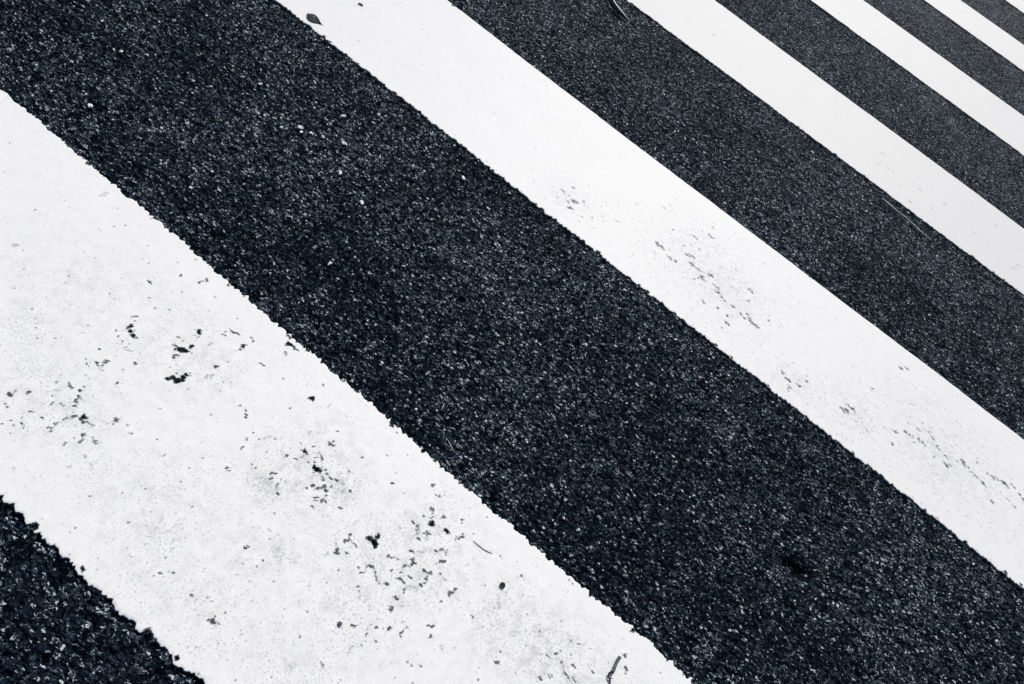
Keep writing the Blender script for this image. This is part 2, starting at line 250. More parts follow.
# ------------------------------------------------------------------ the crossing's painted stripes
# borders as lines v = a + b*u, measured, every stripe a little out of true
EDGES = [(.2026, -.00908), (.6987, -.00042), (1.4449, .00401), (1.9578, .00483), (2.7282, -.00691), (3.2339, -.02404),
         (3.9633, -.03276), (4.4645, -.03889), (5.1799, -.05024), (5.6814, -.05129), (6.4267, -.05129), (6.930, -.052)]
RAG = [.0042, .0036, .0038, .0010, .0035, .0012, .0035, .0012, .0035, .0012, .0035, .0015]   # border raggedness, metres
CHIPS = {
 'chip1': [(-0.8831,0.4840,2.8,0.5),(-0.8856,0.4805,2.5,0.5),(-0.8811,0.4869,2.1,0.5),(-0.9069,0.6590,2.4,0.5),(-0.9083,0.6663,3.1,0.5),(-0.9087,0.6729,2.5,0.5),(-0.8715,0.6599,2.0,0.5),(-0.8659,0.6638,2.0,0.5),(-0.8422,0.6083,2.1,0.5),(-0.7101,0.6605,2.6,0.6),(-0.6821,0.6449,2.4,1),(-0.6998,0.5944,2.5,1),(-0.7034,0.5933,1.9,1),(-0.6519,0.6581,2.6,1),(-0.6520,0.6638,2.0,1),(-0.6499,0.6744,3.2,1),(-0.6959,0.6904,2.0,0.6),(-0.6750,0.5716,2.2,1),(-0.7043,0.5266,1.8,1),(-0.6557,0.5298,2.5,1),(-0.6506,0.5227,1.8,1),(-0.6517,0.4884,2.2,1),(-0.6403,0.4830,3.1,1),(-0.6449,0.5065,3.5,1),(-0.6371,0.5031,4.2,1),(-0.6270,0.5025,4.2,1),(-0.6210,0.5033,2.4,1),(-0.5685,0.5840,4.1,1),(-0.5632,0.5771,3.1,1),(-0.5697,0.5893,2.4,1),(-0.6115,0.6578,2.2,0.6),(-0.6037,0.6530,1.8,0.6),(-0.5389,0.6272,2.3,1),(-0.5325,0.6281,1.9,1),(-0.5408,0.6111,2.6,1),(-0.5425,0.6194,2.1,1),(-0.5267,0.6318,1.9,1),(-0.5806,0.5526,2.3,1),(-0.5719,0.5533,1.8,1),(-0.4987,0.6421,2.5,1),(-0.5066,0.6427,1.9,1),(-0.6365,0.4470,2.0,1),(-0.6272,0.4799,2.1,1),(-0.6083,0.4777,3.4,0.5),(-0.6157,0.4781,2.2,0.6),(-0.5710,0.5382,3.2,1),(-0.5626,0.5370,4.6,1),(-0.5563,0.5397,3.9,1),(-0.5541,0.5440,3.2,1),(-0.5535,0.5559,3.6,1),(-0.5532,0.5515,2.7,1),(-0.5552,0.5206,3.1,1),(-0.5545,0.5260,2.1,1),(-0.5760,0.5354,2.3,1),(-0.5390,0.5832,2.2,1),(-0.5400,0.5787,1.8,1),(-0.5021,0.6177,3.4,1),(-0.5018,0.6231,2.5,1),(-0.5003,0.6115,2.2,1),(-0.5033,0.6031,1.7,1),(-0.5264,0.4918,3.9,1),(-0.5200,0.4903,2.5,1),(-0.5151,0.4959,3.8,1),(-0.5274,0.5026,2.6,1),(-0.5163,0.5049,3.4,1),(-0.5170,0.5116,3.3,1),(-0.5165,0.5152,2.3,1),(-0.4944,0.5346,3.2,0.6),(-0.4896,0.5386,3.0,0.6),(-0.4893,0.5436,2.1,0.6),(-0.4972,0.5560,2.3,1),(-0.4966,0.5598,1.8,1),(-0.5055,0.5279,2.6,0.4),(-0.4962,0.5175,2.3,0.4),(-0.6194,0.4283,2.9,1),(-0.6076,0.4244,3.3,1),(-0.6135,0.4263,2.1,1),(-0.6103,0.4300,2.1,1),(-0.6253,0.4154,2.6,1),(-0.6266,0.4198,1.8,1),(-0.6113,0.4028,2.6,0.6),(-0.6027,0.4014,2.2,0.6),(-0.6133,0.4413,2.1,1),(-0.6121,0.4368,1.6,1),(-0.5819,0.4693,2.4,1),(-0.5845,0.4677,1.7,1),(-0.6098,0.3737,2.5,1),(-0.6045,0.3714,2.6,1),(-0.6146,0.3765,1.6,1),(-0.5932,0.3787,2.5,1),(-0.5869,0.3722,2.0,1),(-0.5809,0.3709,2.0,1),(-0.5819,0.3618,3.1,1),(-0.5758,0.3579,3.1,1),(-0.5837,0.3664,2.0,1),(-0.5955,0.3872,1.6,1),(-0.6135,0.3559,2.3,0.6),(-0.6491,0.3078,2.7,1),(-0.6453,0.3082,1.9,1),(-0.6522,0.3070,1.5,1),(-0.6484,0.3165,1.5,1),(-0.6360,0.3278,1.6,1),(-0.6349,0.3238,1.5,1),(-0.6382,0.2941,2.0,1),(-0.6331,0.2921,1.6,1),(-0.6060,0.3092,1.9,1),(-0.5883,0.3134,2.2,1),(-0.5654,0.3107,2.5,1),(-0.5696,0.3099,1.8,1),(-0.5688,0.3195,2.2,1),(-0.5684,0.3224,1.5,1),(-0.5625,0.3453,2.7,1),(-0.5524,0.3524,3.6,1),(-0.5534,0.3565,2.6,1),(-0.5462,0.3477,2.7,1),(-0.5433,0.3521,1.8,1),(-0.5363,0.3533,2.0,1),(-0.5315,0.3546,1.5,1),(-0.5666,0.3370,1.8,1),(-0.5671,0.3326,1.5,1),(-0.5639,0.3399,1.3,1),(-0.5914,0.3460,1.8,1),(-0.5868,0.3458,1.5,1),(-0.5992,0.3373,2.0,1),(-0.5970,0.2890,1.4,0.7),(-0.5912,0.2879,1.4,0.7),(-0.5878,0.2915,1.3,0.7),(-0.6052,0.2949,1.4,1),(-0.6103,0.2820,1.4,0.7),(-0.6128,0.2719,1.4,0.7),(-0.5185,0.3801,3.1,1),(-0.5188,0.3760,2.0,1),(-0.5201,0.3849,2.2,1),(-0.5151,0.3826,1.9,1),(-0.5224,0.3695,1.5,0.6),(-0.5288,0.3677,1.5,0.6),(-0.5283,0.3355,2.2,1),(-0.5287,0.3326,1.5,1),(-0.5258,0.3369,1.5,1),(-0.5222,0.3260,2.6,1),(-0.5099,0.3378,2.1,1),(-0.5141,0.3394,1.9,1),(-0.5054,0.3376,1.5,1),(-0.5343,0.3096,1.9,1),(-0.5323,0.3057,1.4,1),(-0.5331,0.3230,1.6,1),(-0.5027,0.3405,1.3,1),(-0.4857,0.3834,2.2,1),(-0.4973,0.3149,2.5,0.6),(-0.5453,0.2404,2.3,0.5),(-0.4824,0.3115,2.2,0.4),(-0.4755,0.3094,1.6,0.4),(-0.4999,0.2868,2.3,0.35),(-0.4977,0.2913,1.6,0.35),(-0.5699,0.4247,1.9,1),(-0.4935,0.4407,1.8,0.6),(-0.3990,0.5291,2.2,1),(-0.4037,0.5325,1.7,1),(-0.3942,0.5246,1.4,1),(-0.3648,0.4988,2.2,1),(-0.3582,0.4821,2.1,1),(-0.3481,0.4420,2.2,1),(-0.3853,0.4039,1.5,1),(-0.4578,0.5286,1.7,1),(-0.3665,0.5132,2.0,1),(-0.3422,0.4406,1.6,1),(-0.4172,0.5333,1.6,1),(-0.4540,0.4019,1.4,1),(-0.4952,0.3632,1.4,1),(-0.4262,0.3911,1.4,1),(-0.4573,0.6818,3.1,1),(-0.4516,0.6835,4.3,1),(-0.4465,0.6845,3.3,1),(-0.4379,0.6845,2.2,1),(-0.4435,0.6643,2.5,1),(-0.4477,0.6660,1.7,1),(-0.4482,0.6963,2.0,1),(-0.4563,0.6164,2.2,1),(-0.4521,0.6181,1.9,1),(-0.3487,0.6285,3.9,1),(-0.3511,0.6273,2.4,1),(-0.3201,0.6406,2.6,0.5),(-0.3199,0.6454,1.9,0.5),(-0.3590,0.5888,2.2,1),(-0.3345,0.6040,2.0,0.6),(-0.3541,0.6641,1.9,1),(-0.2854,0.6489,1.9,0.5),(-0.2734,0.6154,2.7,1),(-0.3041,0.5797,2.5,0.5),(-0.2658,0.5899,3.0,1),(-0.2661,0.5951,2.1,1),(-0.2661,0.5841,2.1,1),(-0.3011,0.5554,2.3,1),(-0.2850,0.5481,3.6,1),(-0.2821,0.5405,2.6,1),(-0.2802,0.5478,2.6,1),(-0.2893,0.5503,2.2,1),(-0.2996,0.5198,2.9,1),(-0.3010,0.5157,1.7,1),(-0.2871,0.5274,2.2,1),(-0.2665,0.5383,2.6,1),(-0.2613,0.5398,2.7,1),(-0.2615,0.5447,1.9,1),(-0.2618,0.5615,2.4,1),(-0.2569,0.5587,2.3,1),(-0.2679,0.5632,1.7,1),(-0.2519,0.5533,1.7,1),(-0.2510,0.5348,3.1,1),(-0.2488,0.5383,4.1,1),(-0.2466,0.5431,2.6,1),(-0.2386,0.5487,2.2,1),(-0.2331,0.5440,2.2,1),(-0.3489,0.5157,2.2,1),(-0.3515,0.5116,1.7,1),(-0.3435,0.5268,1.7,1),(-0.2944,0.4818,2.3,1),(-0.2901,0.4862,1.8,1),(-0.2731,0.4737,2.1,1),(-0.2646,0.4653,2.6,1),(-0.2692,0.4656,1.6,1),(-0.2309,0.5335,2.9,1),(-0.2325,0.5306,1.9,1),(-0.2189,0.5255,3.0,1),(-0.2211,0.5220,2.0,1),(-0.2218,0.5427,2.4,1),(-0.2149,0.5471,2.6,1),(-0.2336,0.5132,2.5,1),(-0.2255,0.5139,2.8,1),(-0.2141,0.5203,2.2,1),(-0.2121,0.5323,1.7,1),(-0.2008,0.5486,3.1,0.4),(-0.2066,0.5478,2.2,0.4),(-0.1855,0.5488,2.0,1),(-0.2119,0.5226,2.0,1),(-0.2159,0.5015,2.6,1),(-0.2123,0.4978,2.0,1),(-0.2056,0.5044,3.1,1),(-0.2011,0.5065,2.0,1),(-0.2131,0.4851,2.4,1),(-0.2086,0.4871,1.8,1),(-0.1770,0.5156,2.1,1),(-0.2070,0.5151,1.7,1),(-0.2133,0.5745,2.8,0.35),(-0.1439,0.6082,2.1,0.7),(-0.0685,0.6574,2.7,1),(-0.0682,0.6629,1.8,1),(-0.0739,0.6468,2.4,1),(-0.0695,0.6499,1.8,1),(-0.0918,0.6552,2.2,1),(-0.0631,0.6218,2.8,1),(-0.0674,0.6201,2.1,1),(-0.2367,0.5028,1.6,1),(-0.2650,0.5530,1.9,1),(-0.2824,0.5642,1.7,1),(-0.2854,0.5720,1.8,1),(-0.2892,0.4747,1.6,1),(-0.3055,0.5347,1.4,1),(-0.2526,0.4967,1.3,1),(-0.1841,0.6421,1.5,1),(-0.2117,0.6081,1.4,1),(-0.1334,0.4878,2.4,1),(-0.1324,0.4820,2.4,1),(-0.1350,0.4931,1.8,1),(-0.1314,0.4774,1.7,1),(-0.1183,0.4863,2.9,1),(-0.1222,0.4860,1.6,1),(-0.1312,0.4589,3.0,1),(-0.1329,0.4551,1.9,1),(-0.1327,0.4629,1.6,1),(-0.1391,0.4472,2.6,0.5),(-0.1424,0.4419,2.0,0.5),(-0.1410,0.4672,1.6,1),(-0.1205,0.4666,1.7,1),(-0.1171,0.4687,1.6,1),(-0.1092,0.5095,3.3,1),(-0.1035,0.5103,4.6,1),(-0.1016,0.5179,3.6,1),(-0.0973,0.5105,3.7,1),(-0.0922,0.5096,2.3,1),(-0.1103,0.5096,2.1,1),(-0.0776,0.4759,2.5,1),(-0.0736,0.4785,2.2,1),(-0.0811,0.4727,1.7,1),(-0.0656,0.4741,1.7,1),(-0.0603,0.4704,1.7,1),(-0.0567,0.4663,1.6,1),(-0.0497,0.4653,1.4,1),(-0.0806,0.4604,2.0,1),(-0.0925,0.4622,1.9,1),(-0.0404,0.4737,2.0,1),(-0.0432,0.4722,1.6,1),(-0.0670,0.5074,2.6,1),(-0.0624,0.5095,2.1,1),(-0.0548,0.5154,2.9,1),(-0.0589,0.5128,1.8,1),(-0.0775,0.4999,2.3,0.6),(-0.0362,0.5008,2.6,1),(-0.0291,0.4923,3.0,1),(-0.0252,0.4926,2.4,1),(-0.0331,0.4908,1.9,1),(-0.0488,0.4958,1.9,1),(-0.0435,0.5404,2.7,1),(-0.0356,0.5320,3.0,1),(-0.0309,0.5275,2.6,1),(-0.0306,0.5233,2.1,1),(-0.0374,0.5149,2.1,1),(-0.0388,0.5115,1.6,1),(-0.0321,0.5187,1.6,1),(-0.0076,0.5301,2.6,1),(-0.0030,0.5310,2.5,1),(-0.0122,0.5293,1.8,1),(0.0013,0.5349,2.3,1),(0.0022,0.5206,2.6,1),(0.0027,0.5147,2.4,1),(0.0016,0.5083,2.1,1),(0.0004,0.5254,1.8,1),(-0.0175,0.5060,2.2,1),(-0.0214,0.5057,1.6,1),(-0.0056,0.4966,3.2,0.4),(-0.0112,0.4958,2.5,0.4),(-0.0010,0.4986,2.4,0.4),(-0.0137,0.4665,2.6,1),(-0.0175,0.4662,1.5,1),(-0.0134,0.4457,1.7,1),(-0.0114,0.4505,1.8,1),(-0.0102,0.4455,1.5,1),(-0.0084,0.4481,1.2,1),(-0.0153,0.4490,1.4,1),(-0.0264,0.5563,2.2,0.5),(-0.0338,0.5495,2.5,0.5),(-0.0653,0.5804,2.6,1),(-0.0608,0.5775,1.9,1),(-0.0566,0.5697,2.4,1),(-0.0500,0.5642,2.2,1),(-0.0599,0.5737,1.7,1),(-0.0454,0.5827,2.9,1),(-0.0406,0.5849,2.1,1),(-0.0485,0.5785,1.9,1),(-0.0678,0.5998,2.4,1),(-0.0494,0.6017,3.8,1),(-0.0536,0.6013,2.6,1),(-0.0453,0.6020,2.1,1),(-0.0553,0.6119,2.6,1),(-0.0587,0.6161,1.9,1),(-0.0414,0.6254,3.0,1),(-0.0741,0.5804,2.2,1),(-0.0213,0.6080,3.5,1),(-0.0255,0.6076,2.1,1),(-0.0160,0.6082,1.9,1),(-0.0035,0.6105,2.8,1),(0.0008,0.6121,2.1,1),(0.0032,0.6192,2.3,1),(0.0012,0.6233,1.8,1),(-0.0150,0.6434,2.2,1),(-0.0118,0.6391,1.8,1),(-0.0839,0.5579,2.4,0.6),(-0.0379,0.5733,1.9,0.6),(-0.0128,0.5690,2.7,1),(-0.0106,0.5745,2.2,1),(-0.0079,0.5793,3.2,1),(-0.0013,0.5820,2.7,1),(-0.0005,0.5782,1.9,1),(-0.0017,0.5521,2.3,1),(0.0020,0.5611,2.5,1),(0.0062,0.5639,1.8,1),(0.0134,0.5438,1.8,1),(0.0218,0.5384,2.1,1),(0.0256,0.5417,1.6,1),(0.0437,0.5291,3.2,1),(0.0465,0.5337,2.9,1),(0.0481,0.5426,2.0,1),(0.0471,0.5384,1.6,1),(0.0420,0.5098,2.2,1),(0.0602,0.5321,2.6,0.4),(0.0387,0.5892,2.2,0.6),(-0.0143,0.4846,1.6,1),(-0.0114,0.4810,1.6,1),(-0.0216,0.4637,1.4,1),(-0.0708,0.4402,1.4,0.7),(-0.0656,0.4367,1.2,0.7),(-0.0575,0.4277,1.8,0.4),(-0.0379,0.3923,2.6,1),(-0.0410,0.3925,1.7,1),(-0.0112,0.4116,2.1,1),(0.0060,0.4264,2.1,1),(0.0046,0.4233,1.5,1),(0.0234,0.4318,1.6,1),(0.0250,0.4275,1.5,1),(0.0229,0.4361,1.5,1),(0.0258,0.4435,1.8,1),(0.0237,0.4388,1.2,1),(0.0488,0.4673,1.8,1),(0.0534,0.4693,1.7,1),(0.0549,0.4725,1.5,1),(0.0613,0.4567,2.1,1),(0.0815,0.4566,2.4,0.5),(0.0853,0.4542,2.0,0.5),(-0.0204,0.3665,2.3,0.4),(-0.0180,0.3595,1.7,0.6),(-0.0201,0.3704,1.7,0.4),(-0.0361,0.3249,2.2,1),(-0.0313,0.3219,2.0,0.4),(0.0750,0.4149,1.9,1),(0.0722,0.4135,1.3,1),(0.1159,0.5709,3.2,0.5),(0.1203,0.5705,2.5,0.5),(0.1205,0.5643,2.0,0.4),(0.1665,0.4960,2.9,1),(0.1699,0.4969,1.9,1),(0.1640,0.4939,1.9,1),(0.1610,0.5124,2.0,1),(-0.2020,0.3752,2.1,0.7),(-0.0635,0.3336,1.5,1),(0.0963,0.5599,2.0,0.6),(0.0937,0.5263,2.1,1),(0.1290,0.5346,2.3,0.6),(-0.2281,0.4147,2.7,0.4),(-0.0148,0.3953,1.5,1),(0.0031,0.3975,1.5,1),(0.0392,0.3896,1.4,1),(-0.1891,0.2687,2.9,1),(-0.1906,0.2665,2.2,1),(-0.1902,0.2731,1.7,1),(-0.1802,0.2728,1.7,1),(-0.1624,0.2548,1.3,0.6),(-0.2374,0.2755,1.7,1),(-0.2885,0.2692,1.6,1),(-0.3190,0.3313,1.7,0.6),(-0.1924,0.3407,2.6,0.4),(-0.2344,0.3711,1.9,0.7),(-0.2325,0.3751,1.5,1),(-0.2477,0.3994,1.7,0.5),(-0.2782,0.2805,1.2,1),(0.1201,0.6363,2.5,1),(0.2080,0.5116,3.4,0.45),(0.2350,0.5226,2.7,1),(0.2308,0.5229,1.9,1),(0.2452,0.5348,2.2,1),(0.2471,0.5383,1.6,1),(0.2292,0.5601,2.1,1),(0.2264,0.5597,1.6,1),(0.2367,0.5743,2.0,1),(0.2348,0.5707,1.6,1),(0.2468,0.6051,2.2,1),(0.2595,0.6118,2.0,1),(0.2664,0.5561,2.4,1),(0.2714,0.5545,2.1,1),(0.2617,0.5571,2.4,1),(0.2609,0.5535,1.8,1),(0.2811,0.5587,2.3,1),(0.2502,0.5659,1.8,1),(0.2553,0.5643,1.8,1),(0.2667,0.5757,2.1,1),(0.2710,0.5754,1.6,1),(0.2996,0.5895,2.1,1),(0.3342,0.6503,2.6,1),(0.3298,0.6487,1.9,1),(0.3454,0.6334,2.2,1),(0.3422,0.6337,1.9,1),(0.3470,0.6247,1.7,1),(0.1662,0.5464,1.6,0.6),(0.1324,0.5897,1.7,1),(0.1641,0.5898,1.3,1),(0.1954,0.5837,1.3,1),(0.2789,0.6180,1.4,1)],
 'chip2': [(-0.3582,1.5567,4.4,1),(-0.3476,1.5940,3.4,1),(-0.3520,1.5201,4.3,1),(-0.3376,1.5557,3.4,0.7),(-0.3270,1.5329,5.3,1),(-0.3178,1.5504,6.0,1),(-0.3096,1.5533,3.7,1),(-0.3115,1.5182,5.6,1),(-0.3061,1.5201,3.3,1),(-0.3013,1.5727,3.4,1),(-0.2016,1.5954,5.8,0.4),(-0.1390,1.7820,4.1,0.7),(-0.1327,1.8124,4.5,0.7),(-0.0189,1.7614,4.4,1),(-0.0248,1.7593,3.3,1),(0.0108,1.8107,4.8,1),(0.0031,1.8126,3.7,1),(-0.0006,1.8534,4.6,0.6),(-0.1993,1.7168,3.6,0.4),(-0.2364,1.5749,3.4,0.6),(-0.2539,1.5424,2.6,1),(-0.2732,1.5197,2.6,1),(-0.0835,1.6286,6.5,1),(-0.0742,1.6298,5.1,1),(-0.0651,1.6247,3.7,1),(-0.0407,1.6149,4.7,1),(-0.0326,1.6116,3.7,1),(-0.0470,1.6178,3.0,1),(-0.0186,1.6165,4.4,1),(-0.0782,1.5917,3.3,0.6),(-0.0083,1.6718,4.8,1),(0.0006,1.6812,5.6,1),(0.0071,1.6814,3.5,1),(0.0182,1.6498,6.1,1),(0.0117,1.6496,3.4,1),(0.0376,1.6504,5.8,1),(0.0477,1.6498,4.4,1),(0.0311,1.6502,3.8,1),(0.0591,1.6314,6.4,1),(0.0663,1.6299,3.7,1),(0.0510,1.6205,4.0,1),(0.0445,1.6063,3.3,1),(0.0745,1.6633,5.8,1),(0.0680,1.6631,3.8,1),(0.0973,1.5525,4.5,1),(0.0945,1.6397,5.4,1),(0.1052,1.6374,4.4,1),(0.1146,1.6226,5.3,1),(0.1090,1.6207,3.3,1),(0.1274,1.6152,5.3,1),(0.1380,1.6129,4.3,1),(0.1625,1.6155,5.0,1),(0.1695,1.6139,3.3,1),(0.1659,1.5684,4.5,1),(0.1755,1.7217,5.6,1),(0.1845,1.7196,4.9,1),(0.1931,1.6104,4.3,1),(0.2042,1.6064,3.3,1),(0.2162,1.6164,6.3,1),(0.2251,1.6097,6.6,1),(0.2313,1.6099,4.3,1),(0.2397,1.6128,4.6,1),(0.2451,1.6070,3.3,1),(0.1342,1.5690,3.6,1),(0.1768,1.5421,4.5,1),(0.1719,1.5165,3.8,1),(0.1896,1.6769,4.1,1),(0.1182,1.7572,4.3,0.5),(-0.0799,1.7240,3.6,1),(-0.0296,1.6961,3.2,1),(0.0098,1.7275,3.2,1),(0.2087,1.6275,4.3,1),(0.1409,1.6845,3.1,1),(0.2600,1.6610,3.4,1),(0.3524,1.5234,4.0,1),(0.3644,1.5150,3.1,1),(0.3762,1.5155,5.5,1),(0.3703,1.5153,3.4,1),(0.3836,1.4936,4.3,1),(0.4038,1.5229,5.2,1),(0.3979,1.5227,2.8,1),(0.4168,1.5575,4.1,1),(0.3481,1.5272,2.8,1),(0.3846,1.4819,2.4,1),(0.4084,1.5745,2.9,0.5),(0.3577,1.5611,2.8,0.5),(0.6291,1.8681,5.1,1),(0.6352,1.8703,3.6,1),(0.6485,1.8857,5.5,1),(0.5220,1.5589,4.4,1),(0.5292,1.5542,3.7,1),(0.5359,1.5849,6.0,1),(0.5447,1.5860,5.4,1),(0.5357,1.5634,5.0,1),(0.5289,1.5665,3.4,1),(0.5524,1.5796,3.5,0.6),(0.5668,1.5703,3.1,0.5),(0.5803,1.5642,4.0,0.6),(0.5914,1.5557,3.7,0.6),(0.5984,1.5511,3.7,0.6),(0.6047,1.5498,2.8,0.5),(0.5623,1.5530,2.8,0.5),(0.5845,1.5243,2.7,0.5),(0.6662,1.6195,4.8,1),(0.6606,1.6176,3.2,1),(0.6937,1.6468,5.1,1),(0.7025,1.6479,5.5,1),(0.7114,1.6491,3.9,1),(0.7372,1.6559,6.1,1),(0.7281,1.6565,3.5,1),(0.7189,1.6885,3.9,1),(0.7254,1.6870,2.9,1),(0.7663,1.6970,5.2,1),(0.7599,1.6986,3.3,1),(0.7782,1.6807,4.2,1),(0.7795,1.6377,4.4,1),(0.8071,1.6703,4.8,1),(0.8139,1.6653,3.2,1),(0.8151,1.6389,4.7,1),(0.8084,1.6437,3.5,1),(0.8542,1.6988,4.6,1),(0.8645,1.6895,6.2,1),(0.8572,1.6879,4.2,1),(0.8734,1.6906,3.9,1),(0.8832,1.6848,3.9,1),(0.8924,1.6825,3.5,1),(0.9017,1.6802,4.2,1),(0.9109,1.6779,3.5,1),(0.9201,1.6756,5.4,1),(0.9263,1.6740,3.5,1),(0.9448,1.7237,3.9,1),(0.9561,1.7312,5.6,1),(0.9500,1.7310,3.9,1),(0.9736,1.7370,5.6,1),(0.9796,1.7372,3.6,1),(0.9386,1.7253,3.3,1),(0.9509,1.6383,4.4,1),(0.9863,1.7302,3.9,1),(1.0116,1.6793,5.1,1),(0.9931,1.6874,3.8,1),(1.0030,1.7469,4.3,1),(0.9968,1.7485,3.3,1),(1.0345,1.7281,4.2,1),(0.9269,1.7214,2.9,1),(0.8254,1.6494,2.9,1),(0.8415,1.6818,2.9,1),(0.7883,1.6749,2.9,1),(0.7502,1.6512,3.2,1),(0.7206,1.6323,2.9,1),(0.7491,1.7081,3.0,1),(0.7284,1.7201,3.0,1),(0.6927,1.6815,2.9,0.6),(0.6365,1.6042,2.8,0.6),(0.5757,1.7066,4.4,1),(0.6675,1.5723,3.4,1),(0.8274,1.7365,3.0,0.6),(0.9688,1.6936,3.2,1),(1.0217,1.7384,3.3,1),(0.8952,1.7330,3.0,1)],
 'chip3': [(-0.4710,2.9476,9.2,1),(-0.4641,2.9484,6.2,1),(-0.3041,2.8545,8.8,0.7),(-0.3120,2.8511,5.3,0.7),(-0.6684,3.0470,8.4,0.6),(-0.5876,3.0791,6.5,0.6),(-0.5545,3.1300,6.6,0.6),(0.4773,2.7776,8.7,1),(0.4852,2.7808,5.5,1),(0.5997,2.9482,8.7,1),(0.6080,2.9517,6.4,1),(0.5544,2.8510,7.3,1),(0.5638,2.8472,5.6,1),(0.8116,3.0695,7.7,1),(0.8020,2.8731,5.5,1),(0.9150,2.8488,8.2,1),(0.9087,2.8481,6.5,1),(0.9283,2.8947,7.8,1),(0.8793,3.0651,5.3,1),(0.4880,2.9255,6.9,1),(0.4976,2.9215,5.8,1),(0.4213,2.8384,5.0,1),(0.3080,2.9857,6.6,1),(0.3196,2.9949,6.0,1),(0.2866,2.9596,5.3,1),(0.3193,2.8788,7.4,1),(0.3584,2.9034,6.9,1),(0.3781,2.9157,5.8,1),(0.4671,2.9410,6.4,0.6),(0.7388,2.8964,5.6,1),(-0.1889,4.0569,8.6,0.5)],
 'chip4': [(0.6248,6.4115,14.5,0.5),(-0.1924,4.0587,8.6,1),(0.2870,4.8216,10.3,1),(0.5332,5.4200,11.8,1),(0.5390,4.9723,11.7,1),(0.5666,4.9919,9.6,1)]}
SMUDGE = [(-0.598,0.349,0.106,0.079,0.45),(-0.543,0.543,0.107,0.081,0.45),(-0.251,0.536,0.085,0.099,0.6),(-0.282,0.463,0.042,0.031,1),(-0.032,0.534,0.115,0.107,0.6),(0.222,0.558,0.122,0.074,0.8),(-0.072,0.413,0.119,0.116,0.4),(-0.204,0.545,0.037,0.033,1),(-0.006,0.502,0.056,0.052,0.7),(0.133,0.552,0.049,0.085,0.6),(-0.190,0.398,0.030,0.027,0.9),(-0.084,0.292,0.080,0.052,0.5),(-0.351,0.320,0.114,0.093,0.45),(-0.223,0.279,0.081,0.070,0.45),(-0.752,0.465,0.103,0.134,0.35),(0.107,1.656,0.170,0.155,0.5),(-0.328,1.545,0.083,0.065,0.35),(0.382,1.526,0.077,0.060,0.4),(-0.011,1.699,0.105,0.114,0.4),(0.791,1.678,0.194,0.168,0.45),(0.541,1.576,0.094,0.102,0.4),(-0.211,0.358,0.087,0.075,0.4)]

def border(k, u):
    a, b = EDGES[k]; r = RAG[k]
    v = a + b * u
    n = (vnoise(u / .060, u * 0 + k, 11) - .5) * .9 * (1 if r > .002 else .8)
    n += (vnoise(u / .017, u * 0 + k, 12) - .5) * 1.0
    n += (vnoise(u / .0065, u * 0 + k, 13) - .5) * 1.8 * (1 if r > .002 else .3)
    n += (vnoise(u / .0030, u * 0 + k, 15) - .5) * 1.0 * (1 if r > .002 else .2)
    w = (vnoise(u / .35, u * 0 + k, 14) - .5) * .008
    return v + n * r + w

